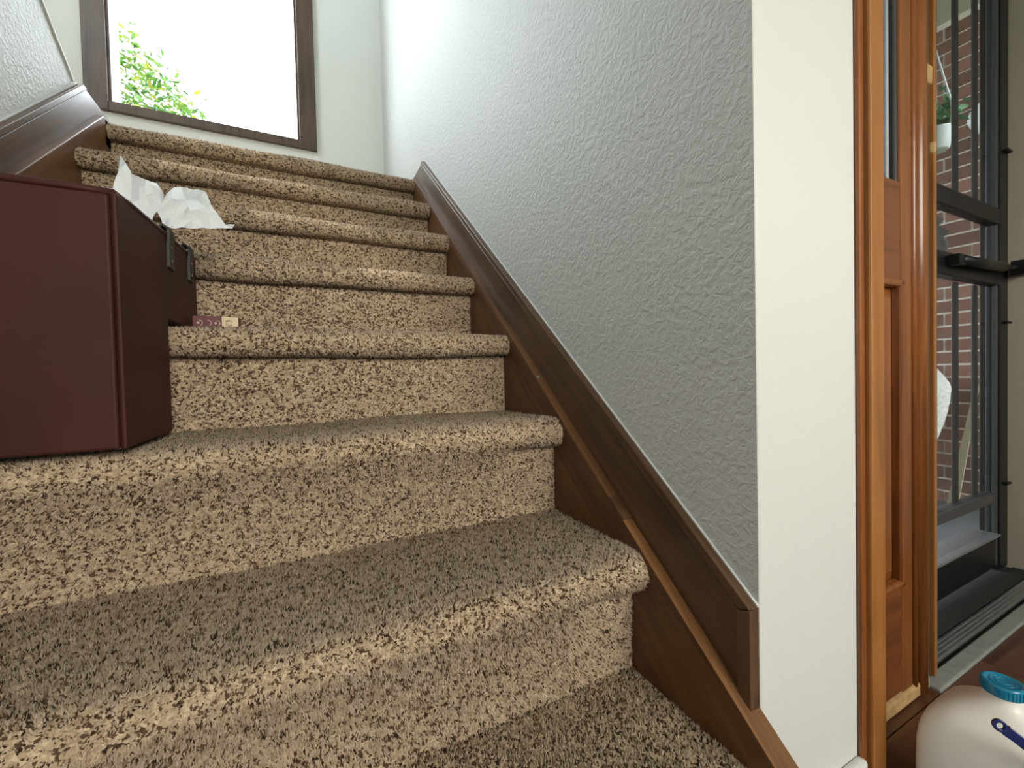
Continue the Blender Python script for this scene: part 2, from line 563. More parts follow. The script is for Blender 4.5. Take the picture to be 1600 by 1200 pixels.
YARN = [(0.57, 0.445, 0.325), (0.67, 0.545, 0.415), (0.44, 0.325, 0.225), (0.060, 0.035, 0.020), (0.16, 0.10, 0.058)]
def pile(name, S, x0, x1, dens, parent, length=0.0056, rad=0.0015, keep=None):
    n, L = S.n, S.L
    cnt = int(dens * L * (x1 - x0))
    us = rng.random(cnt) * (n - 1)
    x = x0 + rng.random(cnt) * (x1 - x0)
    base2, tt, nn = S.at(us, x)
    if keep is not None:
        k = keep(x, base2[:, 0], base2[:, 1])
        base2, nn, tt, x, us = base2[k], nn[k], tt[k], x[k], us[k]
        cnt = len(x)
    off = sag(x, base2[:, 0], base2[:, 1]) - 0.001
    B = np.stack([x, base2[:, 0] + nn[:, 0] * off, base2[:, 1] + nn[:, 1] * off], 1)
    N3 = np.stack([np.zeros(cnt), nn[:, 0], nn[:, 1]], 1)
    T3 = np.stack([np.zeros(cnt), tt[:, 0], tt[:, 1]], 1)
    X3 = np.tile([1.0, 0, 0], (cnt, 1))
    ang = rng.random(cnt) * 2 * np.pi
    lean = np.abs(rng.normal(0, 0.55, cnt))
    ld = X3 * np.cos(ang)[:, None] + T3 * np.sin(ang)[:, None]
    ln = length * (0.75 + 0.5 * rng.random(cnt))
    br = 0.25 * np.sin(9 * x + 4 * B[:, 1])
    tip = B + N3 * (ln * (1.0 - 0.15 * lean))[:, None] + ld * (ln * 0.7 * lean)[:, None] + X3 * (ln * 0.4 * br)[:, None]
    r = rad * (0.8 + 0.5 * rng.random(cnt))
    a0 = rng.random(cnt) * 2 * np.pi
    V = np.zeros((cnt, 4, 3))
    for q in range(3):
        a = a0 + q * 2 * np.pi / 3
        dv = X3 * np.cos(a)[:, None] + T3 * np.sin(a)[:, None]
        V[:, q] = B + dv * r[:, None]
    V[:, 3] = tip
    V[:, :, 0] = np.clip(V[:, :, 0], -W + 0.0006, -0.0006)
    tri = np.array([(0, 1, 3), (1, 2, 3), (2, 0, 3)])
    idx = (tri[None] + (np.arange(cnt) * 4)[:, None, None]).reshape(-1)
    # yarn colours: beige, tan, cream and dark brown flecks; neighbouring fibres of one yarn share a colour
    pal = np.array(YARN)
    cell = 0.0030
    gx = np.floor((x + rng.normal(0, 0.0009, cnt)) / cell).astype(np.int64)
    gs = np.floor((us * L / (n - 1) + rng.normal(0, 0.0009, cnt)) / cell).astype(np.int64)
    table = rng.random((512, 512))
    hsh = table[gx % 512, gs % 512]
    ci = np.searchsorted(np.cumsum([0.37, 0.31, 0.14, 0.085]), hsh)
    c = pal[ci] * (0.88 + 0.24 * rng.random(cnt))[:, None]
    colr = np.ones((cnt, 4, 4), dtype=np.float32)
    colr[:, :, :3] = c[:, None, :]
    me = bpy.data.meshes.new(name)
    nt_ = cnt * 3
    me.vertices.add(cnt * 4)
    me.vertices.foreach_set('co', V.reshape(-1).astype(np.float32))
    me.loops.add(nt_ * 3)
    me.loops.foreach_set('vertex_index', idx.astype(np.int32))
    me.polygons.add(nt_)
    me.polygons.foreach_set('loop_start', np.arange(0, nt_ * 3, 3, dtype=np.int32))
    me.polygons.foreach_set('use_smooth', np.ones(nt_, dtype=bool))
    me.update(calc_edges=True)
    at = me.color_attributes.new('yarn', 'FLOAT_COLOR', 'POINT')
    at.data.foreach_set('color', colr.reshape(-1))
    me.materials.append(M['pile'])
    o = bpy.data.objects.new(name, me)
    COL.objects.link(o)
    o.parent = parent
    o['kind'] = 'stuff'
    return o

dens = {-1: 140000, 0: 230000, 1: 210000, 2: 160000, 3: 130000, 4: 115000, 5: 105000, 6: 100000}
for k in range(-1, 7):
    ylast = (k + 1) * D if k < 6 else YB - 0.025
    S = Surf(k, ylast)
    so = sheet('stair_step', S, -W, 0.0, M['carpet'], st)
    # treads above eye level cannot be seen: fewer tufts there
    def keep(x, y, z, k=k):
        back = y > k * D + 0.0
        if k >= 3:
            return (~back) | (rng.random(len(x)) < 0.25)
        if k == -1:
            return y > -D + 0.02
        return np.ones(len(x), bool)
    pile('carpet_pile', S, -W, 0.0, dens[k], so, keep=keep)
# landing continuing to the left, and the upper flight that starts there
struct(box('floor_landing', -2.1, -W, 1.30, YB, 1.25, 1.333, M['carpet']))
upf = [(1.30, 1.25)]
for i in range(7):
    upf += [(1.20 - D * i, 1.333 + H * i), (1.20 - D * i, 1.333 + H * (i + 1))]
upf += [(-0.6, 2.66), (-0.6, 2.45)]
struct(prism_x('stairs_upper', upf, -2.1, XL - 0.1, M['carpet']))
adopt(st)
struct(box('floor_upper', -2.1, XL - 0.1, -3.4, -0.6, 2.45, 2.66, M['carpet']))

# ------------------------------------------------------------------ skirt boards
def zs(y, z0, s=0.845):
    return z0 + s * y
# thick lower stringer board, right
y0, y1 = -0.42, 1.34
sb = struct(prism_x('trim_1', [(y0, ZF), (y0, zs(y0, .222, .848)), (1.32, zs(1.32, .222, .848)), (1.36, 1.345), (1.36, 1.0), (0.10, ZF)], 0.0, XW, M['stringer'], bevel=0.002), 'dark stained stringer board along the right side of the steps', 'trim')
# worn top strip of the stringer
for ya, yb_, mt_ in ((y0, 0.03, 'ledge'), (0.031, 1.32, 'ledge_dark')):
    o = prism_x('top_strip', [(ya, zs(ya, .2215, .848)), (yb_, zs(yb_, .2215, .848)), (yb_, zs(yb_, .2235, .848)), (ya, zs(ya, .2235, .848))], -0.001, XW - 0.0005, M[mt_], sb)
    o['label'] = 'worn light brown top edge' if mt_ == 'ledge' else 'darker brown upper top edge'
o = mesh_obj('splice_block', *vbox(-0.0015, 0.018, -0.022, 0.022, -0.005, 0.0025), M['skirt'], sb, bevel=0.001)
o.location = (0, 0.028, zs(0.028, .224, .848)); o.rotation_euler = (math.atan(.848), 0, 0)
o = lathe('nail_head', [(0.003, 0), (0.003, 0.0015), (0.002, 0.002)], (0, 0, 0), M['alu'], sb, 10)
o.location = (0.004, 0.283, zs(0.283, .2245, .848)); o.rotation_euler = (math.atan(.848), 0, 0)

def skirt(name, xa, xb, z0, s, ylow, vert, label):
    """upper board with cap moulding; xa wall side, xb room side"""
    root = prism_x(name, [(ylow, zs(ylow, z0, s)), (ylow, zs(ylow, z0, s) - 0.20), (1.42, 1.20), (1.42, 1.374), ((1.374 - z0) / s, 1.374)], xa, xb, M['skirt'], bevel=0.0015)
    struct(root, label, 'trim')
    d = 1 if xb > xa else -1
    t = xb + d * 0.006
    # cap moulding along the slope: two stepped strips
    for (a, b, xx, nm) in ((0.0, -0.018, xb + d * 0.005, 'cap_moulding'), (-0.018, -0.021, xb + d * 0.0006, 'groove_line'), (-0.021, -0.026, xb + d * 0.0022, 'bead')):
        yt = (1.374 - z0) / s
        ytop_a, ytop_b = (1.374 - z0 - a) / s, (1.374 - z0 - b) / s
        pts = [(ylow, zs(ylow, z0 + a, s)), (ytop_a, 1.374), (ytop_b, 1.374), (ylow + (abs(b) * 0.8 if vert else 0), zs(ylow + (abs(b) * 0.8 if vert else 0), z0 + b, s))]
        prism_x(nm, pts, xb - d * 0.001, xx, M['groove' if nm == 'groove_line' else 'skirt'], root, bevel=0 if nm == 'groove_line' else 0.0015)
    # caulk line on top
    prism_x('caulk_line', [(ylow, zs(ylow, z0, s)), ((1.374 - z0) / s, 1.374), ((1.374 - z0) / s, 1.3765), (ylow, zs(ylow, z0, s) + 0.0025)], xa, xa + d * 0.003, M['white_wall'], root)
    if vert:
        za = zs(ylow, z0, s)
        prism_x('end_moulding', [(ylow, za - 0.001), (ylow + 0.018, za - 0.001 + 0.018 * s - 0.022), (ylow + 0.018, za - 0.13), (ylow, za - 0.13)], xb - d * 0.001, xb + d * 0.005, M['skirt_up'], root, bevel=0.0015)
    return root
skirt('trim_2', XW, 0.018, 0.345, 0.839, YE + 0.001, True, 'dark stained skirting with cap moulding on the grey wall')
skirt('trim_3', XL, XL + 0.012, 0.36, 0.849, -0.2, False, 'dark skirting with cap moulding on the left wall')
lb = struct(prism_x('trim_4', [(-0.3, ZF), (-0.3, zs(-0.3, .285, .816)), (1.29, zs(1.29, .285, .816)), (1.36, 1.345), (1.36, 1.0), (0.10, ZF)], XL, -W, M['stringer'], bevel=0.002), 'dark stained stringer board along the left side of the steps', 'trim')

# ------------------------------------------------------------------ landing window
wr = empty('window_1', (-0.84, YB, WZ0))
struct(wr, 'large bright landing window in a dark brown frame', 'window')
fy0, fy1 = YB - 0.022, YB + 0.116
cw = 0.085
def frame_piece(nm, *a):
    return box(nm, *a, M['win_frame'], wr, bevel=0.003)
frame_piece('casing', WX1 + 0.012, WX1 + 0.10, fy0, YB + 0.001, WZ0 - 0.048, WZ1 + 0.09)
frame_piece('casing', WX0 - 0.10, WX0 - 0.012, fy0, YB + 0.001, WZ0 - 0.048, WZ1 + 0.09)
frame_piece('casing', WX0 - 0.012, WX1 + 0.012, fy0, YB + 0.001, WZ0 - 0.048, WZ0 - 0.002)
frame_piece('casing', WX0 - 0.012, WX1 + 0.012, fy0, YB + 0.001, WZ1, WZ1 + 0.09)
frame_piece('sash_stile', WX1, WX1 + 0.018, YB - 0.01, fy1, WZ0 - 0.018, WZ1 + 0.018)
frame_piece('sash_stile', WX0 - 0.018, WX0, YB - 0.01, fy1, WZ0 - 0.018, WZ1 + 0.018)
frame_piece('sash_rail', WX0, WX1, YB - 0.01, fy1, WZ0 - 0.018, WZ0)
frame_piece('sash_rail', WX0, WX1, YB - 0.01, fy1, WZ1, WZ1 + 0.018)
box('pane', WX0, WX1, YB + 0.05, YB + 0.054, WZ0, WZ1, M['glass'], wr)
adopt(wr)
# added window out of view behind the viewer, lights risers and white wall
w2 = empty('added_window_3', (0.1, -2.36, 0.6))
struct(w2)
for a in ((-0.59, -0.5, -2.3, -2.28, 0.51, 2.09), (0.7, 0.79, -2.3, -2.28, 0.51, 2.09), (-0.5, 0.7, -2.3, -2.28, 2.0, 2.09), (-0.5, 0.7, -2.3, -2.28, 0.51, 0.6)):
    box('casing', *a, M['win_frame'], w2, bevel=0.003)
box('pane', -0.5, 0.7, -2.362, -2.358, 0.6, 2.0, M['warm_pane'], w2)
adopt(w2)

# added window over the second flight, out of view, brightens the grey wall
w4 = empty('added_window_4', (-2.15, 0.62, 2.8))
struct(w4)
for a in ((-2.1, -2.08, -0.02, 0.07, 2.71, 3.99), (-2.1, -2.08, 1.17, 1.26, 2.71, 3.99), (-2.1, -2.08, 0.07, 1.17, 2.71, 2.8), (-2.1, -2.08, 0.07, 1.17, 3.9, 3.99)):
    box('casing', *a, M['win_frame'], w4, bevel=0.003)
box('pane', -2.152, -2.148, 0.07, 1.17, 2.8, 3.9, M['glass'], w4)
adopt(w4)

# ------------------------------------------------------------------ door casing, sidelight, threshold, storm door
ZT = 1.86
tr = struct(box('trim_5', 0.265, 0.304, YE - 0.014, YE + 0.05, ZF, ZT + 0.05, M['casing'], bevel=0.003), 'orange-brown upright door casing beside the white wall', 'trim')
box('outer_bead', 0.2505, 0.265, YE - 0.007, YE, ZF, ZT + 0.05, M['door_wood'], tr, bevel=0.003)
struct(box('baseboard_right', 0.06, 0.252, YE - 0.014, YE, ZF, -0.092, M['white_wall'], bevel=0.005), 'low white baseboard at the foot of the white wall end', 'baseboard')

SY = -0.131
sl = empty('window_2', (0.5, SY, ZF))
struct(sl, 'honey wood sidelight with narrow glass above a raised panel', 'window')
def sp(nm, x0, x1, y0, y1, z0, z1, mat='door_wood', bev=0.004):
    return box(nm, x0, x1, y0, y1, z0, z1, M[mat], sl, bevel=bev)
sp('stile', 0.556, 0.60, SY, SY + 0.045, ZF + 0.02, ZT)
sp('stile', 0.29, 0.345, SY, SY + 0.045, ZF + 0.02, ZT)
sp('middle_rail', 0.345, 0.556, SY, SY + 0.045, 0.627, 0.815, 'door_wood_flat')
sp('bottom_rail', 0.345, 0.556, SY, SY + 0.045, ZF + 0.035, 0.055, 'door_wood_flat')
sp('top_rail', 0.345, 0.556, SY, SY + 0.045, ZT - 0.1, ZT, 'door_wood_flat')
gl = box('glass_pane', 0.345, 0.556, SY + 0.02, SY + 0.026, 0.815, ZT - 0.1, M['steel'], sl)
gl['label'] = 'narrow bluish glass'
for x0 in (0.345, 0.544):
    sp('glazing_bead', x0, x0 + 0.012, SY + 0.004, SY + 0.02, 0.815, ZT - 0.1, 'grey_frame', 0.003)
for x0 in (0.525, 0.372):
    sp('highlight_strip', x0, x0 + 0.010, SY + 0.008, SY + 0.02, 0.815, ZT - 0.1, 'pane_highlight', 0.003)  # pale strips stand in for the bright highlight on the glass
# raised panel: recessed field with bevelled centre
def raised(x0, x1, z0, z1):
    a, b = 0.012, 0.03
    V = [(x0, SY + 0.016, z0), (x1, SY + 0.016, z0), (x1, SY + 0.016, z1), (x0, SY + 0.016, z1),
         (x0 + b, SY + 0.004, z0 + b), (x1 - b, SY + 0.004, z0 + b), (x1 - b, SY + 0.004, z1 - b), (x0 + b, SY + 0.004, z1 - b)]
    F = [(0, 1, 5, 4), (1, 2, 6, 5), (2, 3, 7, 6), (3, 0, 4, 7), (4, 5, 6, 7)]
    return mesh_obj('raised_panel', V, F, M['door_wood'], sl)
raised(0.345, 0.556, 0.055, 0.627)
for nm, a in (('panel_bead', (0.546, 0.560, SY - 0.005, SY + 0.015, 0.05, 0.632)), ('panel_bead', (0.345, 0.560, SY - 0.005, SY + 0.015, 0.05, 0.064)), ('panel_bead', (0.345, 0.560, SY - 0.005, SY + 0.015, 0.618, 0.632))):
    sp(nm, *a, bev=0.005)
# mullion post with round moulding, rabbet, jamb with strike mortise
sp('mullion', 0.60, 0.672, SY + 0.006, SY + 0.11, ZF + 0.008, ZT)
tube('round_moulding', [(0.632, SY + 0.006, ZF + 0.01), (0.632, SY + 0.006, ZT)], 0.017, M['door_wood'], sl, 14)
tube('round_moulding', [(0.659, SY + 0.008, ZF + 0.01), (0.659, SY + 0.008, ZT)], 0.007, M['door_wood'], sl, 10)
tube('round_moulding', [(0.606, SY + 0.002, ZF + 0.03), (0.606, SY + 0.002, ZT)], 0.007, M['door_wood'], sl, 10)
sp('rabbet_shade_strip', 0.672, 0.704, SY + 0.008, SY + 0.11, ZF + 0.01, ZT, 'skirt_up')  # nearly flush, dark wood stands in for the recess's shade and weatherstrip
sp('jamb_edge', 0.704, 0.7165, SY + 0.002, SY + 0.12, ZF + 0.01, ZT, 'casing', 0.002)
o = sp('strike_mortise', 0.674, 0.708, SY + 0.004, SY + 0.03, 1.038, 1.078, 'raw_wood', 0.006)
o['label'] = 'chipped raw wood around the strike hole'
o = sp('lower_strike_mortise', 0.700, 0.714, SY + 0.0, SY + 0.03, 0.900, 0.925, 'raw_wood', 0.006)
o = sp('worn_sill', 0.29, 0.668, SY - 0.004, SY + 0.04, ZF + 0.002, ZF + 0.035, 'raw_wood', 0.008)
o['label'] = 'worn pale sill edge'
adopt(sl)
# solid backing outside of the sidelight so that the glass looks onto the porch
th = empty('trim_6', (1.15, -0.1, ZF))
struct(th, 'grey metal door threshold with ridged sill strip', 'threshold')
box('sill_strip', 0.675, XR, -0.147, -0.117, ZF - 0.03, ZF + 0.006, M['grey_strip'], th, bevel=0.003)
box('channel', 0.70, XR, -0.117, 0.03, ZF - 0.05, ZF - 0.006, M['dark_rubber'], th)
box('ridged_plate', 0.714, XR, -0.106, -0.072, ZF - 0.006, ZF + 0.001, M['alu'], th, bevel=0.001)
for i in range(4):
    box('ridge', 0.714, XR, -0.1025 + i * 0.008, -0.0995 + i * 0.008, ZF + 0.001, ZF + 0.0025, M['alu'], th)
box('rubber_ramp', 0.714, XR, -0.068, -0.026, ZF - 0.006, ZF - 0.001, M['dark_rubber'], th, bevel=0.002)
adopt(th)

dr = empty('door_1', (1.15, 0.0, ZF))
struct(dr, 'black barred storm door with glass panes', 'door')
def dp(nm, x0, x1, y0, y1, z0, z1, mat='black', bev=0.003):
    return box(nm, x0, x1, y0, y1, z0, z1, M[mat], dr, bevel=bev)
DY0, DY1 = -0.012, 0.012
dp('jamb', 1.517, XR, -0.016, 0.03, ZF, ZT)
dp('jamb', 0.718, 0.745, -0.016, 0.03, ZF, ZT)
dp('stile', 1.497, 1.5155, DY0, DY1, ZF + 0.015, ZT - 0.02, 'grey_frame')
dp('stile', 0.747, 0.83, DY0, DY1, ZF + 0.015, ZT - 0.02, 'grey_frame')
dp('top_rail', 0.83, 1.497, DY0, DY1, ZT - 0.12, ZT - 0.02, 'grey_frame')
dp('cross_rail', 0.83, 1.5155, DY0 - 0.004, DY1, 0.905, 0.955)
dp('middle_rail', 0.83, 1.5155, DY0 - 0.006, DY1, 0.715, 0.778)
dp('lower_rail', 0.83, 1.497, DY0, DY1 + 0.012, 0.03, 0.058, 'grey_frame')
dp('bottom_rail', 0.83, 1.497, DY0, DY1 + 0.02, ZF + 0.012, -0.072)
o = dp('bottom_rail_cap', 0.83, 1.497, DY0 - 0.012, DY1 + 0.03, -0.074, -0.068, 'alu', 0.002)
for i in range(5):
    x = 1.4295 - 0.1445 * i
    dp('bar', x - 0.0125, x + 0.0125, 0.012, 0.021, 0.955, ZT - 0.12, 'bar', 0.002)
    dp('bar', x - 0.0125, x + 0.0125, 0.012, 0.021, 0.058, 0.715, 'bar', 0.002)
for z0, z1 in ((0.955, ZT - 0.12), (0.778, 0.905), (0.058, 0.715), (-0.068, 0.03)):
    box('pane', 0.83, 1.497, -0.002, 0.001, z0, z1, M['door_glass'], dr)
for z in (1.14, 0.60, 0.085):
    dp('hinge', 1.535, 1.575, -0.028, -0.015, z - 0.004, z + 0.004)
adopt(dr)
cl = empty('door_closer', (1.4, -0.05, 0.74))
tag(cl, 'black tube door closer across the storm door middle rail', 'door closer')
tube('cylinder', [(1.14, -0.038, 0.752), (1.44, -0.040, 0.760)], 0.014, M['black'], cl, 14)
tube('rod', [(1.44, -0.040, 0.760), (1.565, -0.044, 0.768)], 0.007, M['black'], cl, 10)
box('door_bracket', 1.11, 1.15, -0.046, -0.0185, 0.738, 0.766, M['black'], cl, bevel=0.002)
box('wall_bracket', 1.545, 1.5845, -0.060, -0.030, 0.745, 0.79, M['black'], cl, bevel=0.002)
adopt(cl)

# ------------------------------------------------------------------ porch
struct(box('floor_porch', 0.255, 6.0, 0.03, 6.0, -0.40, -0.24, M['concrete']))
struct(box('ground', -30, 30, -30, 30, -0.6, -0.42, M['lawn']))
struct(box('ceiling_porch', 0.255, 3.2, 0.05, 3.4, 2.20, 2.30, M['soffit']), 'beige porch soffit above the brick wall', 'soffit')
XB = 2.5
wp = struct(box('wall_porch', XB + 0.006, XB + 0.12, -0.05, 3.0, -0.40, 2.20, M['mortar']), 'red brick porch wall with pale mortar joints', 'wall')
def brick_mat():
    m, nt, b = new_mat('red_brick')
    oi = N(nt, 'ShaderNodeObjectInfo')
    r = N(nt, 'ShaderNodeValToRGB')
    r.color_ramp.elements[0].color = (0.13, 0.055, 0.042, 1)
    r.color_ramp.elements[1].color = (0.26, 0.12, 0.085, 1)
    e = r.color_ramp.elements.new(0.5)
    e.color = (0.20, 0.085, 0.062, 1)
    nt.links.new(oi.outputs['Random'], r.inputs[0])
    tc = N(nt, 'ShaderNodeTexCoord')
    n = N(nt, 'ShaderNodeTexNoise')
    n.inputs['Scale'].default_value = 45
    n.inputs['Detail'].default_value = 5
    nt.links.new(tc.outputs['Object'], n.inputs['Vector'])
    mx = N(nt, 'ShaderNodeMixRGB', blend_type='MULTIPLY')
    mx.inputs[0].default_value = 0.5
    nt.links.new(r.outputs[0], mx.inputs[1])
    nt.links.new(n.outputs['Fac'], mx.inputs[2])
    nt.links.new(mx.outputs[0], b.inputs['Base Color'])
    b.inputs['Roughness'].default_value = 0.85
    bp = N(nt, 'ShaderNodeBump')
    bp.inputs['Strength'].default_value = 0.5
    bp.inputs['Distance'].default_value = 0.003
    nt.links.new(n.outputs['Fac'], bp.inputs['Height'])
    nt.links.new(bp.outputs[0], b.inputs['Normal'])
    return m
M['brick'] = brick_mat()
bv, bf = vbox(-0.008, 0.02, -0.095, 0.095, -0.028, 0.028)
b0 = None
CH = 0.0655
for r in range(-15, 25):
    zc = 0.6015 + CH * (r + 0.5)
    if zc < -0.37 or zc > 2.17:
        continue
    offs = 0.0 if r % 2 else 0.1
    for q in range(-2, 3):
        yc = 0.323 + offs + q * 0.2
        if yc < 0.05 or yc > 0.85:
            continue
        if b0 is None:
            b0 = o = mesh_obj('brick', bv, bf, M['brick'], None)
        else:
            o = bpy.data.objects.new('brick', b0.data)
            COL.objects.link(o)
        o.parent = wp
        o.location = (XB + 0.008 + random.uniform(-0.0015, 0.0015), yc, zc)
# the further run of the brick wall, joined
far = []
for r in range(-15, 25):
    zc = 0.6015 + CH * (r + 0.5)
    if zc < -0.37 or zc > 2.17:
        continue
    offs = 0.0 if r % 2 else 0.1
    for q in range(3, 14):
        yc = 0.323 + offs + q * 0.2
        if 0.85 < yc < 2.9:
            far.append((XB, XB + 0.03, yc - 0.095, yc + 0.095, zc - 0.028, zc + 0.028))
o = boxes('brick_run', far, M['brick'], wp)
o['kind'] = 'stuff'

# ------------------------------------------------------------------ shrub outside the landing window
def leaf_mat():
    m, nt, b = new_mat('yellow_green_leaf')
    a = N(nt, 'ShaderNodeAttribute', attribute_name='leafcol')
    nt.links.new(a.outputs['Color'], b.inputs['Base Color'])
    b.inputs['Roughness'].default_value = 0.45
    out = nt.nodes['Material Output']
    tl = N(nt, 'ShaderNodeBsdfTranslucent')
    nt.links.new(a.outputs['Color'], tl.inputs[0])
    mx = N(nt, 'ShaderNodeMixShader')
    mx.inputs[0].default_value = 0.45
    nt.links.new(b.outputs[0], mx.inputs[1])
    nt.links.new(tl.outputs[0], mx.inputs[2])
    nt.links.new(mx.outputs[0], out.inputs[0])
    return m
M['leaf'] = leaf_mat()
M['bark'] = plain('bark', (0.10, 0.07, 0.045, 1), 0.9, noise=0.3, bump=0.5)
def leaves(name, pts, size, pal, parent, mat):
    V, F, C = [], [], []
    for p in pts:
        p = Vector(p)
        d = Vector((random.gauss(0.5, 0.8), random.gauss(0, 0.5), random.gauss(-0.35, 0.45))).normalized()
        n = d.cross(Vector((random.gauss(0, 1), random.gauss(0, 1), random.gauss(0, 1)))).normalized()
        u = n.cross(d)
        s = size * random.uniform(0.6, 1.25)
        i = len(V)
        V += [p, p + d * s * .45 + n * s * .19 - u * s * .05, p + d * s + u * s * .08, p + d * s * .45 - n * s * .19 - u * s * .05, p + d * s * .5 + u * s * .05]
        F += [(i, i + 1, i + 4), (i + 1, i + 2, i + 4), (i + 2, i + 3, i + 4), (i + 3, i, i + 4)]
        c = random.choice(pal)
        k = random.uniform(.8, 1.2)
        C += [(c[0] * k, c[1] * k, c[2] * k, 1)] * 5
    me = bpy.data.meshes.new(name)
    me.from_pydata([tuple(v) for v in V], [], F)
    at = me.color_attributes.new('leafcol', 'FLOAT_COLOR', 'POINT')
    at.data.foreach_set('color', np.array(C, dtype=np.float32).reshape(-1))
    me.materials.append(mat)
    o = bpy.data.objects.new(name, me)
    COL.objects.link(o)
    o.parent = parent
    o['kind'] = 'stuff'
    return o
sh = empty('leafy_tree', (-2.1, 4.6, -0.42))
tag(sh, 'sunlit yellow-green tree outside the landing window', 'tree')
tube('trunk', [(-2.1, 4.6, -0.45), (-2.12, 4.6, 1.0), (-2.05, 4.62, 2.2), (-2.0, 4.6, 3.0)], [0.07, 0.055, 0.04, 0.02], M['bark'], sh, 8)
br_ends = []
for i in range(26):
    a = random.uniform(0, 1)
    e = Vector((random.uniform(-2.9, -1.25), random.uniform(4.1, 5.1), 0))
    top_z = 3.85 - 1.05 * max(0, (e.x + 2.05)) - random.uniform(0, 1.1)
    e.z = max(2.6, top_z)
    s = Vector((-2.06, 4.6, random.uniform(1.6, 2.9)))
    tube('branch', [s, s.lerp(e, .5) + Vector((0, 0, .08)), e], [0.012, 0.008, 0.003], M['bark'], sh, 5)
    br_ends.append((s, e))
pts = []
while len(pts) < 3400:
    x_ = random.uniform(-2.9, -1.12)
    top_ = 3.78 - 0.98 * max(0.0, x_ + 1.95) - 0.35 * max(0.0, -2.3 - x_)
    z_ = top_ - abs(random.gauss(0, 0.62)) + random.gauss(0, 0.03)
    if z_ < 2.2:
        continue
    if x_ > -1.5 and random.random() < (x_ + 1.5) * 1.9:
        continue
    pts.append((x_ + random.gauss(0, .02), random.uniform(4.1, 5.0), z_))
leaves('foliage', pts, 0.085, [(.050, .115, .012), (.035, .09, .010), (.085, .13, .014), (.12, .13, .012), (.022, .06, .010)], sh, M['leaf'])
adopt(sh)

# ------------------------------------------------------------------ stair basket
def leather_mat():
    m, nt, b = new_mat('burgundy_leatherette')
    tc = N(nt, 'ShaderNodeTexCoord')
    n = N(nt, 'ShaderNodeTexNoise')
    n.inputs['Scale'].default_value = 6
    n.inputs['Detail'].default_value = 3
    nt.links.new(tc.outputs['Object'], n.inputs['Vector'])
    r = N(nt, 'ShaderNodeValToRGB')
    r.color_ramp.elements[0].position = 0.3
    r.color_ramp.elements[0].color = (0.036, 0.0082, 0.0056, 1)
    r.color_ramp.elements[1].position = 0.75
    r.color_ramp.elements[1].color = (0.058, 0.0145, 0.0102, 1)
    nt.links.new(n.outputs['Fac'], r.inputs[0])
    nt.links.new(r.outputs[0], b.inputs['Base Color'])
    b.inputs['Roughness'].default_value = 0.6
    b.inputs['Specular IOR Level'].default_value = 0.25
    v = N(nt, 'ShaderNodeTexVoronoi')
    v.inputs['Scale'].default_value = 700
    nt.links.new(tc.outputs['Object'], v.inputs['Vector'])
    bp = N(nt, 'ShaderNodeBump')
    bp.inputs['Strength'].default_value = 0.12
    bp.inputs['Distance'].default_value = 0.0006
    nt.links.new(v.outputs['Distance'], bp.inputs['Height'])
    nt.links.new(bp.outputs[0], b.inputs['Normal'])
    return m
M['leather'] = leather_mat()
M['lining'] = plain('basket_lining', (0.16, 0.12, 0.10, 1), 0.9, bump=0.2)
M['strap'] = plain('black_leather_strap', (0.014, 0.012, 0.012, 1), 0.42, bump=0.15, bscale=300)
M['rivet'] = plain('dull_rivet', (0.20, 0.17, 0.15, 1), 0.35, 0.9)
BX1, BX0 = -0.657, -0.985
BY0, BYm, BY1 = 0.183, 0.388, 0.612
BZ0, BZm = 0.389, 0.580
def bzt(y):
    return 0.714 + (y - BY0) * 0.06
bk = empty('stair_basket', (-0.82, 0.29, 0.386))
tag(bk, 'burgundy leatherette step-shaped storage basket standing on the stairs', 'basket')
tk = 0.007
prof = [(BY0, BZ0), (BYm, BZ0), (BYm, BZm), (BY1, BZm), (BY1, bzt(BY1)), (BY0, bzt(BY0))]
prism_x('side_panel', prof, BX1 - tk, BX1, M['leather'], bk, bevel=0.003)
prism_x('side_panel', prof, BX0, BX0 + tk, M['leather'], bk, bevel=0.003)
# front panel with soft rounded edge standing a little proud of the corner seam
box('front_panel', BX0 + 0.003, BX1 - 0.006, BY0 - 0.005, BY0 + 0.004, BZ0 + 0.001, bzt(BY0) - 0.006, M['leather'], bk, bevel=0.0035, seg=3)
box('corner_flap', BX1 - 0.0045, BX1 + 0.0015, BY0 - 0.003, BY0 + 0.012, BZ0 + 0.001, bzt(BY0) - 0.004, M['leather'], bk, bevel=0.0025, seg=3)
box('back_panel', BX0 + tk, BX1 - tk, BY1 - tk, BY1, BZm, bzt(BY1), M['leather'], bk)
box('step_panel', BX0 + tk, BX1 - tk, BYm - tk, BYm, BZ0, BZm, M['leather'], bk)
box('bottom_panel', BX0 + tk, BX1 - tk, BY0 + 0.004, BYm - tk, BZ0, BZ0 + tk, M['lining'], bk)
box('bottom_panel', BX0 + tk, BX1 - tk, BYm - tk, BY1 - tk, BZm, BZm + tk, M['lining'], bk)
rim = [(BX1 - tk / 2, BY0 + 0.002, bzt(BY0) - 0.001), (BX1 - tk / 2, BY1 - tk / 2, bzt(BY1) - 0.001), (BX0 + tk / 2, BY1 - tk / 2, bzt(BY1) - 0.001), (BX0 + tk / 2, BY0 + 0.002, bzt(BY0) - 0.001)]
rr = []
for i in range(4):
    a, b = Vector(rim[i]), Vector(rim[(i + 1) % 4])
    for t in range(8):
        p = a.lerp(b, t / 8)
        if t == 0:
            c = Vector(((BX0 + BX1) / 2, 0.4, p.z))
            p = p.lerp(c, 0.012)
        rr.append(p)
tube('rim_binding', rr, 0.0052, M['leather'], bk, 8, closed=True)
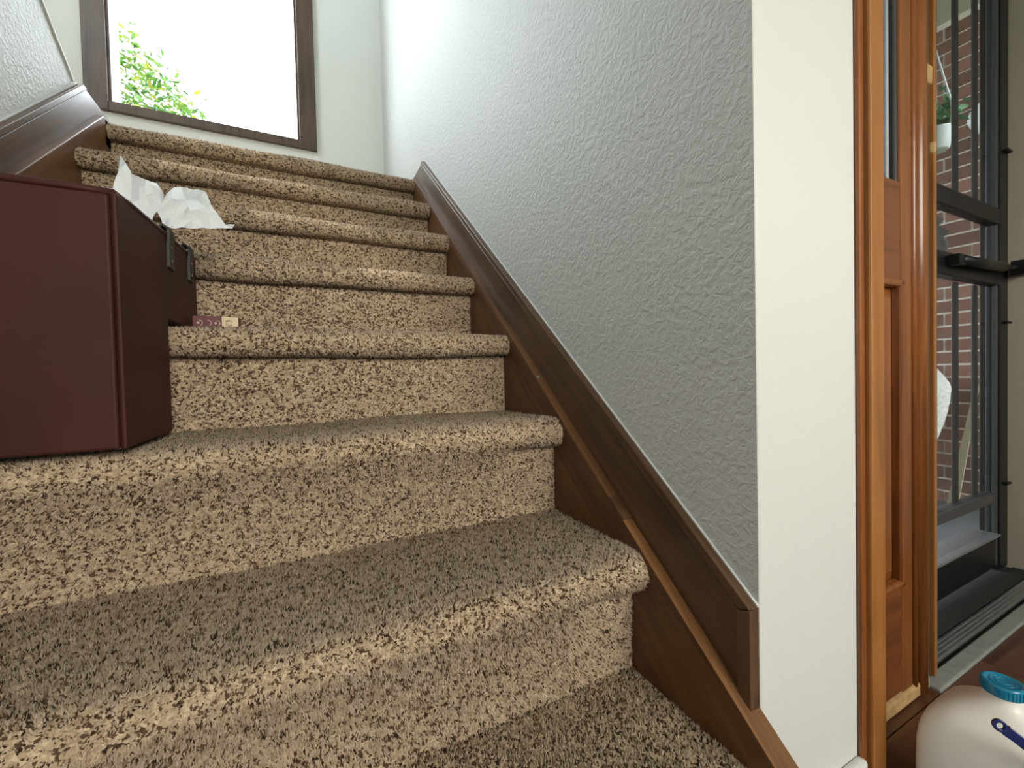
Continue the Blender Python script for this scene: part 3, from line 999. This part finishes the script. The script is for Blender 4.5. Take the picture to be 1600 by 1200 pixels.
# handle: two riveted tabs outside, loop flopping inside over the rim
def strap_poly(name, path, x_or_w, wdt, thick, mat, parent):
    """flat strap following path of (x,y,z), width along Y"""
    V, F = [], []
    P = [Vector(p) for p in path]
    for i, p in enumerate(P):
        t = (P[min(i + 1, len(P) - 1)] - P[max(i - 1, 0)]).normalized()
        n = t.cross(Vector((0, 1, 0))).normalized()
        for sy in (-1, 1):
            for sn in (-1, 1):
                V.append(p + Vector((0, sy * wdt / 2, 0)) + n * sn * thick / 2)
    for i in range(len(P) - 1):
        a, b = i * 4, (i + 1) * 4
        for q in ((0, 1), (1, 3), (3, 2), (2, 0)):
            F.append((a + q[0], a + q[1], b + q[1], b + q[0]))
    F += [(0, 1, 3, 2), tuple(len(V) - 4 + i for i in (0, 2, 3, 1))]
    return mesh_obj(name, V, F, mat, parent, bevel=0.0008)
hd = empty('handle')
hd.parent = bk
for yc in (0.408, 0.552):
    zt = bzt(yc)
    path = [(BX1 + 0.002, yc, zt - 0.058), (BX1 + 0.002, yc, zt - 0.02), (BX1 + 0.004, yc, zt - 0.002), (BX1 + 0.0035, yc, zt + 0.009), (BX1 - 0.004, yc, zt + 0.014), (BX1 - 0.012, yc, zt + 0.009), (BX1 - 0.012, yc, zt - 0.02), (BX1 - 0.013, yc, zt - 0.05)]
    s1 = strap_poly('strap', path, 0, 0.030, 0.0048, M['strap'], bk)
    for dz in (0.022, 0.045):
        rv = lathe('rivet', [(0.0035, 0), (0.003, 0.001), (0.0015, 0.0018)], (0, 0, 0), M['rivet'], s1, 10)
        rv.location = (BX1 + 0.0044, yc, zt - dz)
        rv.rotation_euler = (0, math.pi / 2, 0)
tube('handle_loop', [(BX1 - 0.014, 0.408, bzt(.4) - 0.048), (BX1 - 0.02, 0.425, bzt(.4) - 0.085), (BX1 - 0.024, 0.48, bzt(.4) - 0.10), (BX1 - 0.02, 0.535, bzt(.4) - 0.085), (BX1 - 0.014, 0.552, bzt(.5) - 0.048)], 0.006, M['strap'], bk, 8)
bpy.data.objects.remove(hd)
adopt(bk)

# tissue paper coming out of the basket
def tissue_mat():
    m, nt, b = new_mat('white_tissue')
    b.inputs['Base Color'].default_value = (0.90, 0.93, 0.95, 1)
    b.inputs['Roughness'].default_value = 0.7
    tl = N(nt, 'ShaderNodeBsdfTranslucent')
    tl.inputs[0].default_value = (0.9, 0.92, 0.93, 1)
    mx = N(nt, 'ShaderNodeMixShader')
    mx.inputs[0].default_value = 0.35
    nt.links.new(b.outputs[0], mx.inputs[1])
    nt.links.new(tl.outputs[0], mx.inputs[2])
    nt.links.new(mx.outputs[0], nt.nodes['Material Output'].inputs[0])
    return m
M['tissue'] = tissue_mat()
tp = empty('tissue_paper', (-0.70, 0.45, 0.60))
tag(tp, 'crumpled white tissue paper poking out of the burgundy basket', 'tissue paper')
def paper(name, pts, faces):
    V = [Vector(p) for p in pts]
    o = mesh_obj(name, V, faces, M['tissue'], tp, solid=0.0006, bevel=0)
    bm = bmesh.new()
    bm.from_mesh(o.data)
    bmesh.ops.subdivide_edges(bm, edges=bm.edges, cuts=1, use_grid_fill=True)
    for v in bm.verts:
        v.co += Vector((random.gauss(0, .0005), random.gauss(0, .0022), random.gauss(0, .0005)))
    bmesh.ops.triangulate(bm, faces=bm.faces)
    bm.to_mesh(o.data)
    bm.free()
    return o
# upright leaf with a sharp peak
paper('folded_sheet', [(-0.7251, 0.4000, 0.7876), (-0.7250, 0.4200, 0.8297), (-0.7269, 0.4500, 0.8703), (-0.7233, 0.4600, 0.8612), (-0.7078, 0.4300, 0.8342), (-0.7020, 0.4000, 0.7789), (-0.7174, 0.4100, 0.7717), (-0.7289, 0.4200, 0.7629), (-0.7066, 0.4100, 0.7521)],
      [(0, 1, 5), (1, 2, 3), (1, 3, 4), (1, 4, 5), (0, 5, 6), (0, 6, 7), (6, 5, 8), (6, 8, 7)])
# middle sheet
paper('folded_sheet', [(-0.7087, 0.4300, 0.8341), (-0.7011, 0.4700, 0.8427), (-0.6910, 0.5000, 0.8490), (-0.6797, 0.4700, 0.8257), (-0.6802, 0.5000, 0.8305), (-0.6742, 0.4500, 0.7912), (-0.6784, 0.4200, 0.7640), (-0.6775, 0.4000, 0.7399), (-0.7022, 0.4000, 0.7725), (-0.7081, 0.4200, 0.7445), (-0.6927, 0.4400, 0.8036)],
      [(0, 1, 10), (1, 2, 3), (1, 3, 10), (2, 4, 3), (3, 4, 5), (3, 5, 10), (5, 6, 10), (0, 10, 8), (10, 6, 8), (6, 7, 8), (8, 7, 9)])
# right sheet spreading over the rim
paper('folded_sheet', [(-0.6768, 0.4400, 0.7758), (-0.6745, 0.4700, 0.8149), (-0.6713, 0.5200, 0.8535), (-0.6642, 0.5500, 0.8683), (-0.6428, 0.5300, 0.8588), (-0.6288, 0.5600, 0.8707), (-0.6177, 0.5300, 0.8529), (-0.6079, 0.5100, 0.8238), (-0.5950, 0.4900, 0.8009), (-0.5827, 0.4800, 0.7805), (-0.5657, 0.4700, 0.7783), (-0.5685, 0.4650, 0.7701), (-0.6027, 0.4600, 0.7639), (-0.6305, 0.4500, 0.7581), (-0.6550, 0.4400, 0.7504), (-0.6657, 0.4200, 0.7481), (-0.6461, 0.4900, 0.8226), (-0.6399, 0.5400, 0.8453), (-0.6143, 0.4900, 0.8117), (-0.6324, 0.4500, 0.7884), (-0.6573, 0.4700, 0.7941), (-0.6611, 0.4600, 0.8109)],
      [(1, 2, 21), (2, 3, 16), (2, 16, 21), (3, 4, 16), (4, 17, 16), (4, 5, 17), (5, 6, 17), (6, 7, 18), (6, 18, 17), (17, 18, 16), (7, 8, 18), (8, 9, 12), (8, 12, 18), (9, 10, 11), (9, 11, 12), (18, 12, 19), (16, 18, 19), (12, 13, 19), (13, 14, 19), (19, 14, 20), (16, 19, 20), (21, 16, 20), (1, 21, 0), (21, 20, 0), (0, 20, 15), (20, 14, 15)])
# the gathered lower part of the sheets, down inside the basket
paper('gathered_stem', [(-0.735, 0.40, 0.760), (-0.700, 0.40, 0.745), (-0.672, 0.42, 0.742), (-0.690, 0.46, 0.760), (-0.725, 0.45, 0.775), (-0.750, 0.43, 0.590), (-0.700, 0.42, 0.590), (-0.680, 0.47, 0.590), (-0.720, 0.50, 0.590)],
      [(0, 1, 6), (0, 6, 5), (1, 2, 6), (2, 7, 6), (2, 3, 7), (3, 8, 7), (3, 4, 8), (4, 5, 8), (4, 0, 5)])
adopt(tp)

# small burgundy and cream carton on the tread next to the basket
M['carton'] = plain('burgundy_carton', (0.115, 0.018, 0.022, 1), 0.45, noise=0.1)
M['cream'] = plain('cream_print', (0.70, 0.58, 0.38, 1), 0.5, noise=0.1)
M['print'] = plain('pale_print', (0.78, 0.66, 0.55, 1), 0.5)
sbx = empty('small_carton', (-0.609, 0.535, 0.577))
tag(sbx, 'small burgundy and cream printed carton on the step beside the basket', 'carton')
cx0, cx1, cy0, cy1, cz0, cz1 = -0.648, -0.571, 0.515, 0.555, 0.5785, 0.6045
box('carton_body', cx0, cx1, cy0, cy1, cz0, cz1, M['carton'], sbx, bevel=0.0008)
xm = cx0 + (cx1 - cx0) * 0.63
box('cream_label', xm, cx1 - 0.0006, cy0 - 0.0004, cy0, cz0 + 0.001, cz1 - 0.0008, M['cream'], sbx)
def ring_print(nm, xc, zc, r, a0, a1, mat, wd=0.0006):
    pts = [(xc + r * math.cos(a0 + (a1 - a0) * i / 14), cy0 - 0.0007, zc + r * math.sin(a0 + (a1 - a0) * i / 14)) for i in range(15)]
    return tube(nm, pts, wd, M[mat], sbx, 5)
zc = cz0 + 0.012
for i in range(3):
    xc = cx0 + 0.010 + i * 0.0145
    ring_print('printed_scroll', xc + 0.001, zc, 0.0052, -1.2, 1.7, 'print')
    if i != 1:
        for q in range(4):
            a = q * math.pi / 2
            ring_print('printed_petal', xc - 0.001 + 0.0013 * math.cos(a), zc + 0.0013 * math.sin(a), 0.0008, 0, 6.28, 'print', 0.0005)
ring_print('printed_emblem', (xm + cx1) / 2 - 0.002, zc + 0.001, 0.006, 0.3, 5.8, 'carton', 0.0004)
ring_print('printed_emblem', (xm + cx1) / 2 - 0.002, zc + 0.001, 0.0035, 0.3, 5.8, 'carton', 0.0004)
adopt(sbx)

# ------------------------------------------------------------------ plastic jug
def jug_mat():
    m, nt, b = new_mat('milky_plastic')
    b.inputs['Base Color'].default_value = (0.74, 0.725, 0.69, 1)
    b.inputs['Roughness'].default_value = 0.38
    b.inputs['Subsurface Weight'].default_value = 0.35
    b.inputs['Subsurface Radius'].default_value = (0.02, 0.018, 0.015)
    b.inputs['Subsurface Scale'].default_value = 0.5
    return m
M['jug'] = jug_mat()
M['cap'] = plain('translucent_blue_cap', (0.012, 0.19, 0.34, 1), 0.22)
JX, JY = 0.362, -0.307
jg = empty('plastic_jug', (JX, JY, ZF))
tag(jg, 'milky white plastic jug with a blue screw cap on the floor', 'jug')
jz = 0.0
prof = [(0.060, 0.001, .6), (0.068, 0.006, .7), (0.072, 0.018, .8), (0.073, 0.05, .8), (0.0725, 0.10, .8), (0.072, 0.135, .8), (0.070, 0.155, .75), (0.065, 0.172, .65), (0.056, 0.186, .5), (0.044, 0.197, .35), (0.032, 0.206, .2), (0.024, 0.213, .05), (0.0195, 0.220, 0), (0.018, 0.228, 0), (0.018, 0.236, 0)]
lathe('body', prof, (JX, JY, ZF), M['jug'], jg, 48)
tube('grip', [(JX + 0.03, JY - 0.045, ZF + 0.195), (JX + 0.05, JY - 0.066, ZF + 0.19), (JX + 0.062, JY - 0.080, ZF + 0.165), (JX + 0.062, JY - 0.082, ZF + 0.12), (JX + 0.052, JY - 0.07, ZF + 0.085)], 0.011, M['jug'], jg, 12)
cp = lathe('cap', [(0.0198, 0.226), (0.0205, 0.228), (0.0205, 0.238), (0.0195, 0.2405), (0.017, 0.2412), (0.016, 0.2400), (0.002, 0.2400)], (JX, JY, ZF), M['cap'], jg, 48)
for i in range(36):
    a = 2 * math.pi * i / 36
    o = mesh_obj('cap_rib', *vbox(-0.0006, 0.0006, -0.0006, 0.0006, 0.2275, 0.238), M['cap'], cp)
    o.location = (JX + 0.0205 * math.cos(a), JY + 0.0205 * math.sin(a), ZF)
    o.rotation_euler = (0, 0, a)
for r_ in (0.012, 0.007):
    tube('cap_ring', [(JX + r_ * math.cos(i * math.pi / 12), JY + r_ * math.sin(i * math.pi / 12), ZF + 0.2402) for i in range(24)], 0.0005, M['cap'], cp, 5, closed=True)
adopt(jg)

# navy handled brush leaning on the jug
M['navy'] = plain('navy_plastic', (0.006, 0.012, 0.095, 1), 0.28)
M['bristle'] = plain('white_bristles', (0.75, 0.76, 0.78, 1), 0.7)
hs = Vector((0.2708, -0.3203, 0.0450))
hm = Vector((0.2831, -0.3428, 0.0280))
du = (hm - hs).normalized()
he = hs + du * 0.19
bu = empty('dish_brush', (he.x, he.y, ZF))
tag(bu, 'navy blue plastic brush handle with hanging hole in front of the jug', 'brush')
side = du.cross(Vector((-0.8408, -0.2175, 0.4957))).normalized()
nrm = side.cross(du).normalized()
# flat handle with a hole: ring end + tapering blade
V, F = [], []
n = 20
c0 = hs + du * 0.008
for lay in (-1, 1):
    for i in range(n):
        a = 2 * math.pi * i / n
        e = du * math.cos(a) + side * math.sin(a)
        V.append(c0 + e * 0.0068 + nrm * lay * 0.0022)
    for i in range(n):
        a = 2 * math.pi * i / n
        e = du * math.cos(a) + side * math.sin(a)
        V.append(c0 + e * 0.0034 + nrm * lay * 0.0022)
for i in range(n):
    j = (i + 1) % n
    F += [(i, j, n + j, n + i), (2 * n + i, 3 * n + i, 3 * n + j, 2 * n + j), (i, 2 * n + i, 2 * n + j, j), (n + i, n + j, 3 * n + j, 3 * n + i)]
mesh_obj('hanging_loop', V, F, M['navy'], bu, smooth=False, bevel=0.0006)
V, F = [], []
ts = [0.0, 0.012, 0.03, 0.06, 0.10, 0.14, 0.176]
ws = [0.0064, 0.0058, 0.0066, 0.0085, 0.009, 0.008, 0.011]
for t, wd in zip(ts, ws):
    c = c0 + du * (t + 0.0052)
    for a, b in ((-1, -1), (1, -1), (1, 1), (-1, 1)):
        V.append(c + side * a * wd + nrm * b * 0.0026)
for i in range(len(ts) - 1):
    for q in range(4):
        F.append((i * 4 + q, i * 4 + (q + 1) % 4, i * 4 + 4 + (q + 1) % 4, i * 4 + 4 + q))
F += [(3, 2, 1, 0), tuple(len(V) - 4 + i for i in range(4))]
mesh_obj('handle', V, F, M['navy'], bu, bevel=0.0012)
hb = mesh_obj('brush_head', [he + du * a + side * b + Vector((0, 0, c)) for a in (-0.005, 0.06) for b in (-0.018, 0.018) for c in (-0.012, 0.004)], [(0, 1, 3, 2), (4, 6, 7, 5), (0, 4, 5, 1), (2, 3, 7, 6), (0, 2, 6, 4), (1, 5, 7, 3)], M['navy'], bu, bevel=0.003)
z_h = he.z - 0.012
bb = []
for i in range(7):
    for j in range(4):
        p = he + du * (0.002 + i * 0.0085) + side * (-0.014 + j * 0.0093)
        bb.append((p.x - 0.0032, p.x + 0.0032, p.y - 0.0032, p.y + 0.0032, ZF + 0.001, p.z - 0.010))
o = boxes('bristles', bb, M['bristle'], bu)
o['kind'] = 'stuff'
adopt(bu)

# ------------------------------------------------------------------ things on the porch
M['white_gloss'] = plain('white_globe_glass', (0.80, 0.80, 0.78, 1), 0.25)
M['white_pot'] = plain('white_pot_plastic', (0.35, 0.35, 0.34, 1), 0.4)
lm = empty('porch_lamp', (2.44, 0.216, 1.62))
tag(lm, 'white globe lamp on the brick porch wall', 'lamp')
gp = [(0.004, -0.075)] + [(0.085 * math.sin(math.radians(a)), -0.075 * math.cos(math.radians(a))) for a in range(15, 171, 12)] + [(0.02, 0.078)]
lathe('globe', gp, (2.375, 0.216, 1.60), M['white_gloss'], lm, 28)
lathe('collar', [(0.03, 0.07), (0.035, 0.075), (0.035, 0.095), (0.01, 0.10)], (2.375, 0.216, 1.60), M['black'], lm, 20)
tube('arm', [(2.375, 0.216, 1.69), (2.375, 0.216, 1.73), (2.42, 0.216, 1.75), (2.498, 0.216, 1.75)], 0.009, M['black'], lm, 8)
adopt(lm)

hp = empty('hanging_plant', (2.15, 0.339, 1.438))
tag(hp, 'green plant in a small white hanging pot beyond the storm door', 'plant')
px_, py_ = 2.15, 0.339
lathe('pot', [(0.04, 0), (0.045, 0.005), (0.055, 0.09), (0.058, 0.095), (0.052, 0.098), (0.01, 0.09)], (px_, py_, 1.438), M['white_pot'], hp, 24)
for s_a in (0.3, 2.4, 4.5):
    a = Vector((px_ + 0.055 * math.cos(s_a), py_ + 0.055 * math.sin(s_a), 1.528))
    b = Vector((px_ + 0.03 * math.cos(s_a), py_ + 0.03 * math.sin(s_a), 1.75))
    c = Vector((px_, py_, 1.895))
    tube('hanger_wire', [a, a.lerp(b, .5) + Vector((0.012 * math.cos(s_a), 0.012 * math.sin(s_a), 0)), b, c], 0.0035, M['white_pot'], hp, 6)
tube('hook', [(px_, py_, 1.885), (px_, py_, 2.2)], 0.004, M['black'], hp, 6)
leaves('foliage', [(px_ + random.gauss(0, .035), py_ + random.gauss(-.005, .03), 1.568 + abs(random.gauss(0, .045))) for _ in range(150)], 0.055, [(.03, .10, .03), (.05, .14, .04), (.02, .07, .025)], hp, M['leaf'])
adopt(hp)

# dark zigzag ornament behind the middle pane
zg = [(0.43, 1.17), (0.365, 1.17), (0.335, 1.145), (0.352, 1.12), (0.315, 1.085), (0.335, 1.065), (0.318, 1.02), (0.33, 0.985), (0.36, 0.985), (0.352, 0.94), (0.43, 0.94)]
zg = [(-0.507 + (y + 0.507) * 1.049, 0.4717 + (z - 0.4717) * 1.049) for y, z in zg]
o = prism_x('zigzag_ornament', zg, 2.33, 2.355, M['bar'])
o.location.x = 0.0
tag(o, 'dark zigzag-edged panel hanging on the porch behind the glass', 'ornament')
o2 = box('hanger_rod', 2.339, 2.345, 0.458, 0.464, 1.20, 2.2, M['bar'], o)

# wicker tub chair, mostly hidden behind the sidelight
M['wicker'] = plain('pale_wicker', (0.24, 0.22, 0.19, 1), 0.8, noise=0.7, nscale=90, bump=0.6, bscale=120)
wk = empty('wicker_chair', (2.12, 0.64, -0.24))
tag(wk, 'pale wicker tub chair on the porch beside the brick wall', 'chair')
wcx, wcy = 2.10, 0.635
prof_w = []
V, F = [], []
rows, cols = 22, 64
def wick(i, j):
    z = -0.10 + 0.56 * i / rows
    t = i / rows
    r = 0.20 + 0.135 * math.sin(min(1, t * 1.15) * math.pi / 2) - (0.05 * max(0, t - 0.85) / 0.15)
    a = 2 * math.pi * j / cols
    r += 0.006 * (1 if (i + j) % 2 else -1)
    return (wcx + r * math.cos(a), wcy + r * math.sin(a), z)
for i in range(rows + 1):
    for j in range(cols):
        V.append(wick(i, j))
for i in range(rows):
    for j in range(cols):
        a = 2 * math.pi * j / cols
        if i > rows * 0.45 and -2.5 > a - math.pi * 1.5 > -3.9:
            continue
        F.append((i * cols + j, i * cols + (j + 1) % cols, (i + 1) * cols + (j + 1) % cols, (i + 1) * cols + j))
mesh_obj('woven_shell', V, F, M['wicker'], wk, solid=0.012)
lathe('seat', [(0.22, 0.06), (0.27, 0.07), (0.275, 0.10), (0.25, 0.12), (0.05, 0.125)], (wcx, wcy, 0.0), M['wicker'], wk, 32)
for a in (0.8, 2.4, 3.9, 5.5):
    tube('leg', [(wcx + 0.19 * math.cos(a), wcy + 0.19 * math.sin(a), -0.05), (wcx + 0.21 * math.cos(a), wcy + 0.21 * math.sin(a), -0.24)], 0.016, M['wicker'], wk, 8)
adopt(wk)

# pale board leaning on the bricks
M['pale_board'] = wood('pale_board', (0.16, 0.12, 0.08, 1), (0.22, 0.18, 0.12, 1), (0.28, 0.23, 0.17, 1), (0, 0, 1), 0.6)
V = [Vector(p) for p in ((2.485, 0.290, 0.37), (2.485, 0.305, 0.37), (2.30, 0.315, -0.238), (2.30, 0.355, -0.238))]
V += [v + Vector((-0.012, 0, 0)) for v in V]
o = mesh_obj('leaning_board', V, [(0, 1, 3, 2), (4, 6, 7, 5), (0, 2, 6, 4), (1, 5, 7, 3), (0, 4, 5, 1), (2, 3, 7, 6)], M['pale_board'])
tag(o, 'narrow pale wooden board leaning against the brick wall', 'board')
